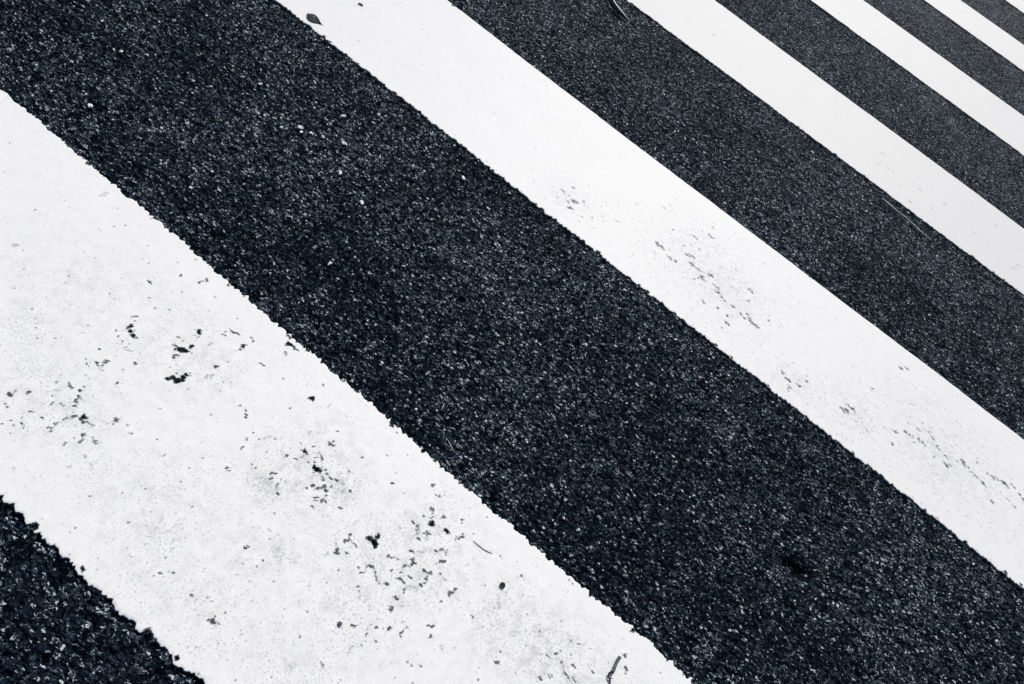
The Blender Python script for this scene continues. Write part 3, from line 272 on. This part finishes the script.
def stripe(i, step, dense, mat, label, chips):
    lo, hi = dense
    u = axis(lo, hi, step, -2.35, 2.35, 1.3)
    v0 = border(2 * i, u); v1 = border(2 * i + 1, u)
    ns = int(.52 / step)
    s = np.linspace(0, 1, ns)
    X = np.repeat(u[None], ns, 0)
    Y = v0[None] + (v1 - v0)[None] * s[:, None]
    Z = np.full_like(X, .0013)
    Z += (vnoise(X / .07, Y / .07, 21) - .5) * .0008 + (vnoise(X / .011, Y / .011, 22) - .5) * .00022
    # the paint thins towards a ragged border
    for side, k in ((0, 2 * i), (1, 2 * i + 1)):
        dist = np.abs(Y - (v0 if side == 0 else v1)[None])
        r = RAG[k]
        if k % 2 == 0:
            Z -= np.clip(1 - dist / .0045, 0, 1) ** 1.5 * .0007 * (.3 + vnoise(X / .012, Y / .012, 23))
    dirt = np.zeros_like(X); grime_and_shade = np.zeros_like(X); hole = np.zeros_like(X)
    er = np.random.default_rng(100 + i)
    chips = list(chips); n_marked = len(chips)
    for e, per_m, size in ((2 * i, 20, 2.2), (2 * i + 1, 16 if i == 0 else 4, 2.0 if i == 0 else 1.6)):
        a, b = EDGES[e]
        for q in range(int((hi - lo) * per_m)):
            x = er.uniform(lo, hi); side = 1 if e % 2 == 0 else -1
            chips.append((x, a + b * x + side * er.uniform(-.002, .0035), size * er.uniform(.6, 1.8), 1.0))
    for q_, (cu, cv, rr, dp) in enumerate(chips):
        r = rr * .001
        j0, j1 = np.searchsorted(u, [cu - 2.2 * r, cu + 2.2 * r])
        if j1 <= j0: continue
        f0 = (cv - 2.2 * r - v0[j0]) / (v1[j0] - v0[j0]); f1 = (cv + 2.2 * r - v0[j0]) / (v1[j0] - v0[j0])
        k0, k1 = max(0, int(f0 * ns) - 1), min(ns, int(f1 * ns) + 2)
        if k1 <= k0: continue
        sl = (slice(k0, k1), slice(j0, j1))
        h1, h2 = math.sin(cu * 9173.1 + cv * 3571.7), math.sin(cu * 4211.3 - cv * 7919.9)
        an = h1 * (math.pi if i == 0 else .35); asp = 1.0 + .8 * abs(h2) if i == 0 else .95 + .40 * abs(h2)
        x, y = X[sl] - cu, Y[sl] - cv
        xr = (x * math.cos(an) + y * math.sin(an)) / asp; yr = (y * math.cos(an) - x * math.sin(an)) * asp ** .7
        d = np.hypot(xr, yr) / r
        d = d + (vnoise(X[sl] / .0052, Y[sl] / .0052, 31) - .5) * 1.5 + (vnoise(X[sl] / .0024, Y[sl] / .0024, 32) - .5) * 1.5
        lim = .92 - .45 * step / r
        if dp >= .65:
            if r > .0032 and i == 0 or q_ >= n_marked:
                hole[sl] = np.maximum(hole[sl], np.clip((lim - .14 - d) / .10, 0, 1))
            grime_and_shade[sl] = np.maximum(grime_and_shade[sl], np.clip((1.08 - d) / .22, 0, 1) * ((.84 + .16 * abs(h1)) if i == 0 else (.58 + .38 * abs(h1))))
        else:
            grime_and_shade[sl] = np.maximum(grime_and_shade[sl], np.clip((1.0 - d) / .4, 0, 1) * dp * .75)
        # a little dirt gathers round every chip
    for (cu, cv, ru, rv, a) in SMUDGE:
        q = ((X - cu) / ru) ** 2 + ((Y - cv) / rv) ** 2
        dirt = np.maximum(dirt, a * np.exp(-q))
    # hairline losses that join neighbouring chips
    if i < 2:
        C_ = np.array([c[:3] for c in chips[:n_marked]])
        for a_ in range(len(C_)):
            dd = np.hypot(C_[:, 0] - C_[a_, 0], C_[:, 1] - C_[a_, 1])
            for b_ in np.nonzero((dd > .002) & (dd < .0125))[0]:
                if b_ <= a_ or er.random() > .5: continue
                n_ = max(3, int(dd[b_] / step * 1.5)); val = er.uniform(.25, .8); px = py = 0.0
                for t_ in range(n_ + 1):
                    f = t_ / n_
                    px = .7 * px + er.normal(0, .0007); py = .7 * py + er.normal(0, .0007)
                    x = C_[a_, 0] * (1 - f) + C_[b_, 0] * f + px; y = C_[a_, 1] * (1 - f) + C_[b_, 1] * f + py
                    jx = int(np.searchsorted(u, x)); ky = int((y - v0[jx]) / (v1[jx] - v0[jx]) * ns)
                    if 1 < ky < ns - 2: grime_and_shade[ky, jx] = max(grime_and_shade[ky, jx], val * er.uniform(.4, 1))
    # fine rubbing and specks scattered round the worn places
    for (cu, cv, ru, rv, a_) in SMUDGE:
        if not (v0.min() < cv < v1.max()): continue
        for q in range(int((130 if i == 0 else 260) * a_ * ru * rv / .006)):
            x, y = er.normal(cu, ru * .75), er.normal(cv, rv * .75)
            jx = np.searchsorted(u, x)
            if not 2 < jx < len(u) - 6: continue
            ky = int((y - v0[jx]) / (v1[jx] - v0[jx]) * ns)
            if not 2 < ky < ns - 4: continue
            val = er.uniform(.15, .85) ** 1.3
            n_ = er.integers(1, 4)
            for t_ in range(n_):
                if i == 0: jx += er.integers(-1, 2); ky += er.integers(-1, 2)
                else: jx += 1; ky += er.integers(-1, 2) * (er.random() < .4)
                grime_and_shade[ky, jx] = max(grime_and_shade[ky, jx], val * er.uniform(.5, 1))
    # paint gone down to the stones, walls coloured dark to cover their sunlit slopes
    Z -= .0080 * hole
    wall = hole > 0
    for ax_ in (0, 1):
        wall = wall | np.roll(wall, 1, ax_) | np.roll(wall, -1, ax_)
    grime_and_shade = np.maximum(grime_and_shade, wall * .9)
    # side faces down into the asphalt
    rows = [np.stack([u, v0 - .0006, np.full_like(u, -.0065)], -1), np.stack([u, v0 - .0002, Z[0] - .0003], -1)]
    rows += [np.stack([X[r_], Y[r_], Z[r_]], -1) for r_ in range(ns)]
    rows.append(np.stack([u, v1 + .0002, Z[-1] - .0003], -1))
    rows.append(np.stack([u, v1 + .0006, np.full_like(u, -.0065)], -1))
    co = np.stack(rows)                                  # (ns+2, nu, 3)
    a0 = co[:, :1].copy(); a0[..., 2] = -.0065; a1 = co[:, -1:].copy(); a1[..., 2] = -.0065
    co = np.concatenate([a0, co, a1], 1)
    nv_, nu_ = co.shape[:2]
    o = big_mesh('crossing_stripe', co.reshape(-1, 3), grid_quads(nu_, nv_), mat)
    for nm, arr in (('dirt', dirt), ('grime_and_shade', grime_and_shade)):
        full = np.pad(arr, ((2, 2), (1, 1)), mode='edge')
        if nm == 'grime_and_shade':
            full[:2] = .9; full[-2:] = .9; full[:, 0] = full[:, -1] = .9      # shade painted onto the side faces
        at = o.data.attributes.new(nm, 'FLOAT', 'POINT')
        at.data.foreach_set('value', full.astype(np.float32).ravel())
    tag(o, label, 'road marking', 'white stripes of the pedestrian crossing')
    return o

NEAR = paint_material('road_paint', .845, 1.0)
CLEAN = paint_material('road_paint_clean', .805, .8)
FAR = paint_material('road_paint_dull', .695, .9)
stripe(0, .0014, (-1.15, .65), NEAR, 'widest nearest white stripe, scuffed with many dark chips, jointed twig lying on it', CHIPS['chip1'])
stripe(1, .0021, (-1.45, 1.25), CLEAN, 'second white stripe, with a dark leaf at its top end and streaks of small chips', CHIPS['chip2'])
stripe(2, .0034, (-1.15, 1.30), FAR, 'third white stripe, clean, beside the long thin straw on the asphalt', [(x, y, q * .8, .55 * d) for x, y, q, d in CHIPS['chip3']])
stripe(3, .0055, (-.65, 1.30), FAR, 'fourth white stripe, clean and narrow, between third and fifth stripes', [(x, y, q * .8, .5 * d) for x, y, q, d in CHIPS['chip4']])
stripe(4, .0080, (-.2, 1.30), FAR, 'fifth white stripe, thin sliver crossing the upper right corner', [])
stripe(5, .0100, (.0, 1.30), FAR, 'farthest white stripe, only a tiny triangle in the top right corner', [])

# ------------------------------------------------------------------ small things lying on the road
def lift(u, v, z):
    """ground point seen under a thing at height z, moved along the line of sight it was measured on"""
    f = 1 - z / H
    return Vector((u * f, v * f, z))

def tube(pts, radii, seg=8, rough=0.0, seed=0, flat=1.0):
    """closed tapered tube through pts (Vectors)"""
    # resample with Catmull-Rom
    P = [pts[0] * 2 - pts[1]] + pts + [pts[-1] * 2 - pts[-2]]
    R = [radii[0]] + list(radii) + [radii[-1]]
    path, rad = [], []
    for i in range(1, len(P) - 2):
        for k in range(5):
            t = k / 5
            p0, p1, p2, p3 = P[i - 1:i + 3]
            q = .5 * (2 * p1 + (p2 - p0) * t + (2 * p0 - 5 * p1 + 4 * p2 - p3) * t * t + (3 * p1 - p0 - 3 * p2 + p3) * t ** 3)
            path.append(q); rad.append(R[i] * (1 - t) + R[i + 1] * t)
    path.append(P[-2]); rad.append(R[-2])
    vs, fs = [], []
    rnd = random.Random(seed)
    for i, q in enumerate(path):
        d = (path[min(i + 1, len(path) - 1)] - path[max(i - 1, 0)]).normalized()
        s = d.cross(Vector((0, 0, 1))).normalized(); n = s.cross(d)
        for k in range(seg):
            a = 2 * math.pi * k / seg
            r = rad[i] * (1 + rough * (rnd.random() - .5))
            vs.append(q + s * (math.cos(a) * r) + n * (math.sin(a) * r * flat))
    for i in range(len(path) - 1):
        for k in range(seg):
            fs.append((i * seg + k, i * seg + (k + 1) % seg, (i + 1) * seg + (k + 1) % seg, (i + 1) * seg + k))
    fs.append(tuple(range(seg))[::-1]); fs.append(tuple((len(path) - 1) * seg + k for k in range(seg)))
    return vs, fs

def merge(*parts):
    V, F = [], []
    for vs, fs in parts:
        b = len(V); V += list(vs); F += [tuple(i + b for i in f) for f in fs]
    return V, F

def at_base(vs):
    """base point of a thing, and its vertices relative to it"""
    c = Vector((sum(v.x for v in vs) / len(vs), sum(v.y for v in vs) / len(vs), min(v.z for v in vs)))
    return c, [v - c for v in vs]

def placed(name, vs, fs, mat, smooth=True):
    c, r = at_base(vs)
    o = link(name, r, fs, mat, smooth=smooth)
    o.location = c
    return o

def pebble(r, flat, seed, long=1.0, sub=3, rough=.35):
    bm = bmesh.new()
    bmesh.ops.create_icosphere(bm, subdivisions=sub, radius=1)
    off = Vector((seed * 3.7, seed * 1.3, seed * 2.1))
    for v in bm.verts:
        q = v.co.copy()
        f = 1 + rough * (mnoise.noise(q * 1.3 + off)) + rough * .4 * mnoise.noise(q * 3.4 + off)
        # broken faces
        v.co = Vector((q.x * long, q.y, q.z * flat)) * (f * r)
    vs = [v.co.copy() for v in bm.verts]; fs = [[v.index for v in f.verts] for f in bm.faces]
    bm.free()
    z = min(v.z for v in vs)
    return [v - Vector((0, 0, z)) for v in vs], fs

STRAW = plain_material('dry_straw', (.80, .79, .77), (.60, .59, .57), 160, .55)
STRAW_SHADE = plain_material('dry_blade_with_shade', (.06, .065, .07), (.035, .04, .045), 120, .6)  # blade's shaded side, the shade put into a dark colour
BARK = plain_material('twig_bark', (.045, .055, .065), (.17, .19, .21), 420, .8, .8)
DARK = plain_material('dark_stone', (.010, .012, .016), (.035, .042, .05), 300, .7, .6)
GREY = plain_material('grey_stone', (.05, .058, .066), (.16, .17, .18), 300, .7, .6)
PALE = plain_material('pale_stone', (.84, .85, .86), (.62, .64, .66), 260, .6, .5)
LEAF = plain_material('withered_leaf', (.006, .009, .013), (.018, .024, .032), 130, .65, .6)
HAIR = plain_material('dark_fibre', (.10, .115, .13), (.14, .15, .17), 200, .7)

# withered leaf: blade with a torn square end, a small hole and a pointed tip
def curve_at(pts, t):
    x = t * (len(pts) - 1); k = min(int(x), len(pts) - 2); f = x - k
    return Vector(pts[k]).lerp(Vector(pts[k + 1]), f)

def leaf():
    up = [(-1.1735, 1.4717), (-1.1702, 1.4802), (-1.1650, 1.4878), (-1.1569, 1.4887), (-1.1453, 1.4859), (-1.1262, 1.4750)]
    dn = [(-1.1622, 1.4600), (-1.1540, 1.4559), (-1.1471, 1.4562), (-1.1399, 1.4597), (-1.1335, 1.4679), (-1.1255, 1.4744)]
    n, m = 36, 18
    tip = Vector(up[-1]); ax = (tip - (Vector(up[0]) + Vector(dn[0])) / 2).normalized()
    hole = Vector((-1.1568, 1.4810))
    top, faces = [], []
    for i in range(n + 1):
        t = i / n
        a, b = curve_at(up, t), curve_at(dn, t)
        for j in range(m + 1):
            s = j / m
            q = a.lerp(b, s)
            z = .0022 + .0012 * math.sin(math.pi * t) * abs(2 * s - 1) + .0005 * math.cos(abs(2 * s - 1) * 13 + t * 10) + .0012 * (1 - t) ** 3
            top.append(Vector((q.x, q.y, z)))
    for i in range(n):
        for j in range(m):
            c = (top[i * (m + 1) + j] + top[(i + 1) * (m + 1) + j + 1]) / 2
            if (Vector((c.x, c.y)) - hole).length < .0030: continue                  # the hole
            faces.append((i * (m + 1) + j, (i + 1) * (m + 1) + j, (i + 1) * (m + 1) + j + 1, i * (m + 1) + j + 1))
    bm = bmesh.new()
    vv = [bm.verts.new(v) for v in top]
    for f in faces: bm.faces.new([vv[i] for i in f])
    loose = [v for v in bm.verts if not v.link_faces]
    bmesh.ops.delete(bm, geom=loose, context='VERTS')
    bmesh.ops.recalc_face_normals(bm, faces=bm.faces[:])
    bmesh.ops.solidify(bm, geom=bm.faces[:], thickness=.0005)
    bm.verts.index_update()
    vs = [v.co.copy() for v in bm.verts]; fs = [[v.index for v in f.verts] for f in bm.faces]
    bm.free()
    o = placed('fallen_leaf', vs, fs, LEAF)
    tag(o, 'small dark withered leaf with a hole, lying on the second white stripe', 'leaf')
    # stalk of the leaf
    a = Vector((tip.x, tip.y, .0034)); b = a + Vector((ax.x, ax.y, 0)) * .007 + Vector((0, 0, -.0012))
    vs, fs = tube([a - Vector((ax.x, ax.y, 0)) * .003, a, b], [.0008, .0007, .0005], 6)
    link('leaf_stalk', [v - o.location for v in vs], fs, LEAF, parent=o)
leaf()

# seed husk
vs, fs = pebble(.0036, .62, 4, long=2.2, rough=.12)
o = link('seed_husk', vs, fs, GREY); o.location = (-1.1475, 1.6552, .0015); o.rotation_euler.z = .25
tag(o, 'tiny dark oval seed husk on the second white stripe, near its top end', 'seed')

# dry leaf blade standing on edge: lit rim and shade put into colour
def blade():
    g = [(-.8712, 2.7369), (-.8064, 2.6671), (-.766, 2.6402), (-.7345, 2.6247), (-.7088, 2.6111)]
    hz = [.026, .021, .017, .012, .005]
    pts = [lift(u, v, z) for (u, v), z in zip(g, hz)]
    root = bpy.data.objects.new('dry_blade_with_shade', None); COL.objects.link(root)
    root.location = (pts[2].x, pts[2].y, 0)
    tag(root, 'curved dry grass blade with lit rim and shaded side coloured in on the asphalt beside the third stripe', 'grass blade')
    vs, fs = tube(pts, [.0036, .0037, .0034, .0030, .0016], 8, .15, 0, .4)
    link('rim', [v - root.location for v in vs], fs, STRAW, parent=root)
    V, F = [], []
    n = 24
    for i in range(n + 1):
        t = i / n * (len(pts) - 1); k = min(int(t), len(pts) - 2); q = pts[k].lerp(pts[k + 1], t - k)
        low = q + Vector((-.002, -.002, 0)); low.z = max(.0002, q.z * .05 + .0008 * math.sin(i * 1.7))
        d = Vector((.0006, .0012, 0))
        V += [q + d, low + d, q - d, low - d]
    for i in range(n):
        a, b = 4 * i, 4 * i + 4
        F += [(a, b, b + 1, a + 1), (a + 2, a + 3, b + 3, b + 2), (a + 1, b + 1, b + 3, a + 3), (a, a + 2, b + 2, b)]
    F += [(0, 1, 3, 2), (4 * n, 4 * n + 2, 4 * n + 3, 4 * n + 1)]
    link('blade', [v - root.location for v in V], F, STRAW_SHADE, parent=root)
blade()

# long straw near the third stripe
g = [(.3856, 2.6683), (.4067, 2.6683), (.4419, 2.6612), (.4755, 2.6607), (.5058, 2.6553), (.5372, 2.6436), (.5671, 2.6383), (.5968, 2.6331)]
hz = [.003, .006, .009, .011, .012, .009, .005, .001]
vs, fs = tube([lift(u, v, z) for (u, v), z in zip(g, hz)], [.0014, .0021, .0017, .0014, .0017, .0022, .0016, .0011], 8, .2, 3, .8)
tag(placed('straw', vs, fs, STRAW), 'long thin pale straw lying along the asphalt close to the third stripe', 'straw')

# jointed twig on the nearest stripe
g = [(.3275, .6426), (.3273, .6323), (.3282, .6200), (.3278, .6125)]
root = bpy.data.objects.new('twig', None); COL.objects.link(root); root.location = (.328, .615, .0013)
tag(root, 'short grey jointed twig with a thin hooked stem on the nearest white stripe', 'twig')
vs, fs = tube([lift(u, v, .0050) for u, v in g], [.0030, .0026, .0027, .0032], 10, .22, 5)
link('stick', [v - root.location for v in vs], fs, BARK, parent=root)
g = [(.3285, .6135), (.3262, .6110), (.3245, .6062), (.3272, .6015), (.3312, .5992), (.3335, .5950), (.3400, .5850), (.3470, .5740)]
hz = [.006, .0065, .005, .0045, .004, .0035, .003, .003]
vs, fs = tube([lift(u, v, z) for (u, v), z in zip(g, hz)], [.0015, .0015, .0014, .0013, .0013, .0012, .0012, .0008], 8, .2, 6)
v2, f2 = tube([lift(u, v, z) for (u, v), z in zip([(.3272, .6015), (.3310, .6030), (.3330, .6045)], [.0045, .005, .006])], [.0011, .001, .0006], 6)
vs, fs = merge((vs, fs), (v2, f2))
link('hooked_stem', [v - root.location for v in vs], fs, DARK, parent=root)

# hair-thin fibres
def fibre(name, g, z, r, mat, label, arch=.0):
    pts = [lift(u, v, z + arch * math.sin(math.pi * i / (len(g) - 1))) for i, (u, v) in enumerate(g)]
    vs, fs = tube(pts, [r * .7] + [r] * (len(g) - 2) + [r * .5], 6)
    tag(placed(name, vs, fs, mat), label, 'fibre')
fibre('fibre', [(.0223, .6276), (.0341, .628), (.0447, .6285), (.0539, .631), (.06, .6332)], .0018, .0006, HAIR,
      'thin dark hair-like fibre lying on the nearest white stripe', .0004)
fibre('fibre', [(-.1259, .7475), (-.1154, .7423), (-.103, .7378)], .0016, .0007, STRAW,
      'longest pale fibre on the asphalt beside the nearest stripe', .002)
fibre('fibre', [(-.1113, .7525), (-.105, .7545), (-.0983, .7558)], .0016, .0006, STRAW,
      'short pale fibre on the asphalt, right of the longest pale fibre', .001)
fibre('fibre', [(-.1794, .8043), (-.177, .797), (-.1746, .7886)], .0016, .0006, STRAW,
      'short pale fibre on the asphalt, above and left of the longest one', .001)

# dark pebbles on the nearest stripe
def place_pebble(name, x, y, z, r, flat, seed, mat, label, group, long=1.0, rough=.35, sub=3):
    vs, fs = pebble(r, flat, seed, long, sub, rough)
    o = link(name, vs, fs, mat, smooth=False)
    o.location = (x, y, z); o.rotation_euler.z = seed * 1.9
    tag(o, label, 'pebble', group)
G = 'dark pebbles on the nearest stripe'
place_pebble('pebble', .1038, .6000, .0012, .0045, .5, 1, DARK, 'black pebble on the nearest stripe, the biggest dark pebble there', G)
place_pebble('pebble', -.0542, .3812, .0012, .0033, .5, 2, GREY, 'small round grey pebble on the nearest stripe, toward the bottom edge', G)

# white grit on the asphalt between the first two stripes
G = 'pale grit lying on the asphalt'
GRIT = [
 (-.8634, 1.1292, 4.6, 'largest white grit pebble on the asphalt, with a smaller one at its foot'),
 (-.8521, 1.1223, 2.8, 'small white grit pebble touching the largest one on the asphalt'),
 (-.8378, 1.1378, 2.6, 'round white grit pebble just right of the largest one'),
 (-.8158, 1.1535, 3.0, 'white grit pebble third to the right of the largest one'),
 (-.8436, 1.2529, 3.0, 'white grit pebble alone, above the largest one and nearer the second stripe'),
 (-.7740, 1.1802, 3.4, 'white grit pebble rightmost of the row beginning at the largest one'),
 (-.8848, 1.0934, 2.6, 'white grit pebble just left of the largest one'),
 (-1.0175, 1.1595, 2.6, 'white grit pebble high and left, halfway to the top edge from the largest one'),
 (-.6224, 1.0703, 2.8, 'white grit pebble alone in the middle of the dark band, below the largest one'),
 (-.5397, 1.3482, 4.0, 'white grit pebble close to the ragged border of the second stripe'),
 (-.6101, 1.2781, 2.4, 'tiny white grit pebble left of the one by the second stripe border'),
 (-.7131, 1.0988, 3.2, 'bright white grit pebble halfway between the two white stripes'),
 (-1.2301, .9632, 3.0, 'pale grit pebble on the asphalt near the top left corner'),
 (-1.1148, .8009, 3.0, 'pale grit pebble on the asphalt by the upper border of the nearest stripe'),
 (-.5438, .8853, 2.2, 'tiny pale grit pebble near the middle of the nearest stripe border'),
]
for i, (x, y, r, lab) in enumerate(GRIT):
    place_pebble('grit_pebble', x, y, -.0008, r * .0012, .5, 10 + i, PALE, lab, G, long=1.0 + .35 * (i % 3), sub=2, rough=.95)

# ------------------------------------------------------------------ light
EL, AZ = math.radians(44), math.radians(-8)
world = bpy.data.worlds.new('World'); scene.world = world
world.use_nodes = True
wn = world.node_tree
bg = wn.nodes.get('Background') or wn.nodes.new('ShaderNodeBackground')
sky = wn.nodes.new('ShaderNodeTexSky'); sky.sky_type = 'NISHITA'; sky.sun_disc = False
sky.sun_elevation = EL; sky.sun_rotation = AZ
sky.dust_density = 2.0
wn.links.new(sky.outputs[0], bg.inputs['Color'])
bg.inputs['Strength'].default_value = .10
ld = bpy.data.lights.new('sun', 'SUN'); ld.energy = 3.3; ld.angle = math.radians(.6); ld.color = (1, .955, .895)
lo = bpy.data.objects.new('sun', ld); COL.objects.link(lo)
sd = Vector((math.sin(AZ) * math.cos(EL), math.cos(AZ) * math.cos(EL), math.sin(EL)))
lo.rotation_euler = sd.to_track_quat('Z', 'Y').to_euler(); lo.location = sd * 20

# ------------------------------------------------------------------ camera
cd = bpy.data.cameras.new('camera'); cam = bpy.data.objects.new('camera', cd); COL.objects.link(cam)
cd.sensor_fit = 'HORIZONTAL'; cd.sensor_width = 36; cd.lens = 740 / 1024 * 36
cd.clip_start = .05; cd.clip_end = 400
m = Matrix(((.767951, -.630687, .11174, 0), (.525774, .521085, -.672334, 0), (.365806, .575069, .731766, H), (0, 0, 0, 1)))
cam.matrix_world = m
scene.camera = cam

vs_ = scene.view_settings
vs_.view_transform = 'Standard'; vs_.look = 'None'; vs_.gamma = 1; vs_.use_curve_mapping = False
vs_.exposure = 0.0
scene.render.engine = 'CYCLES'
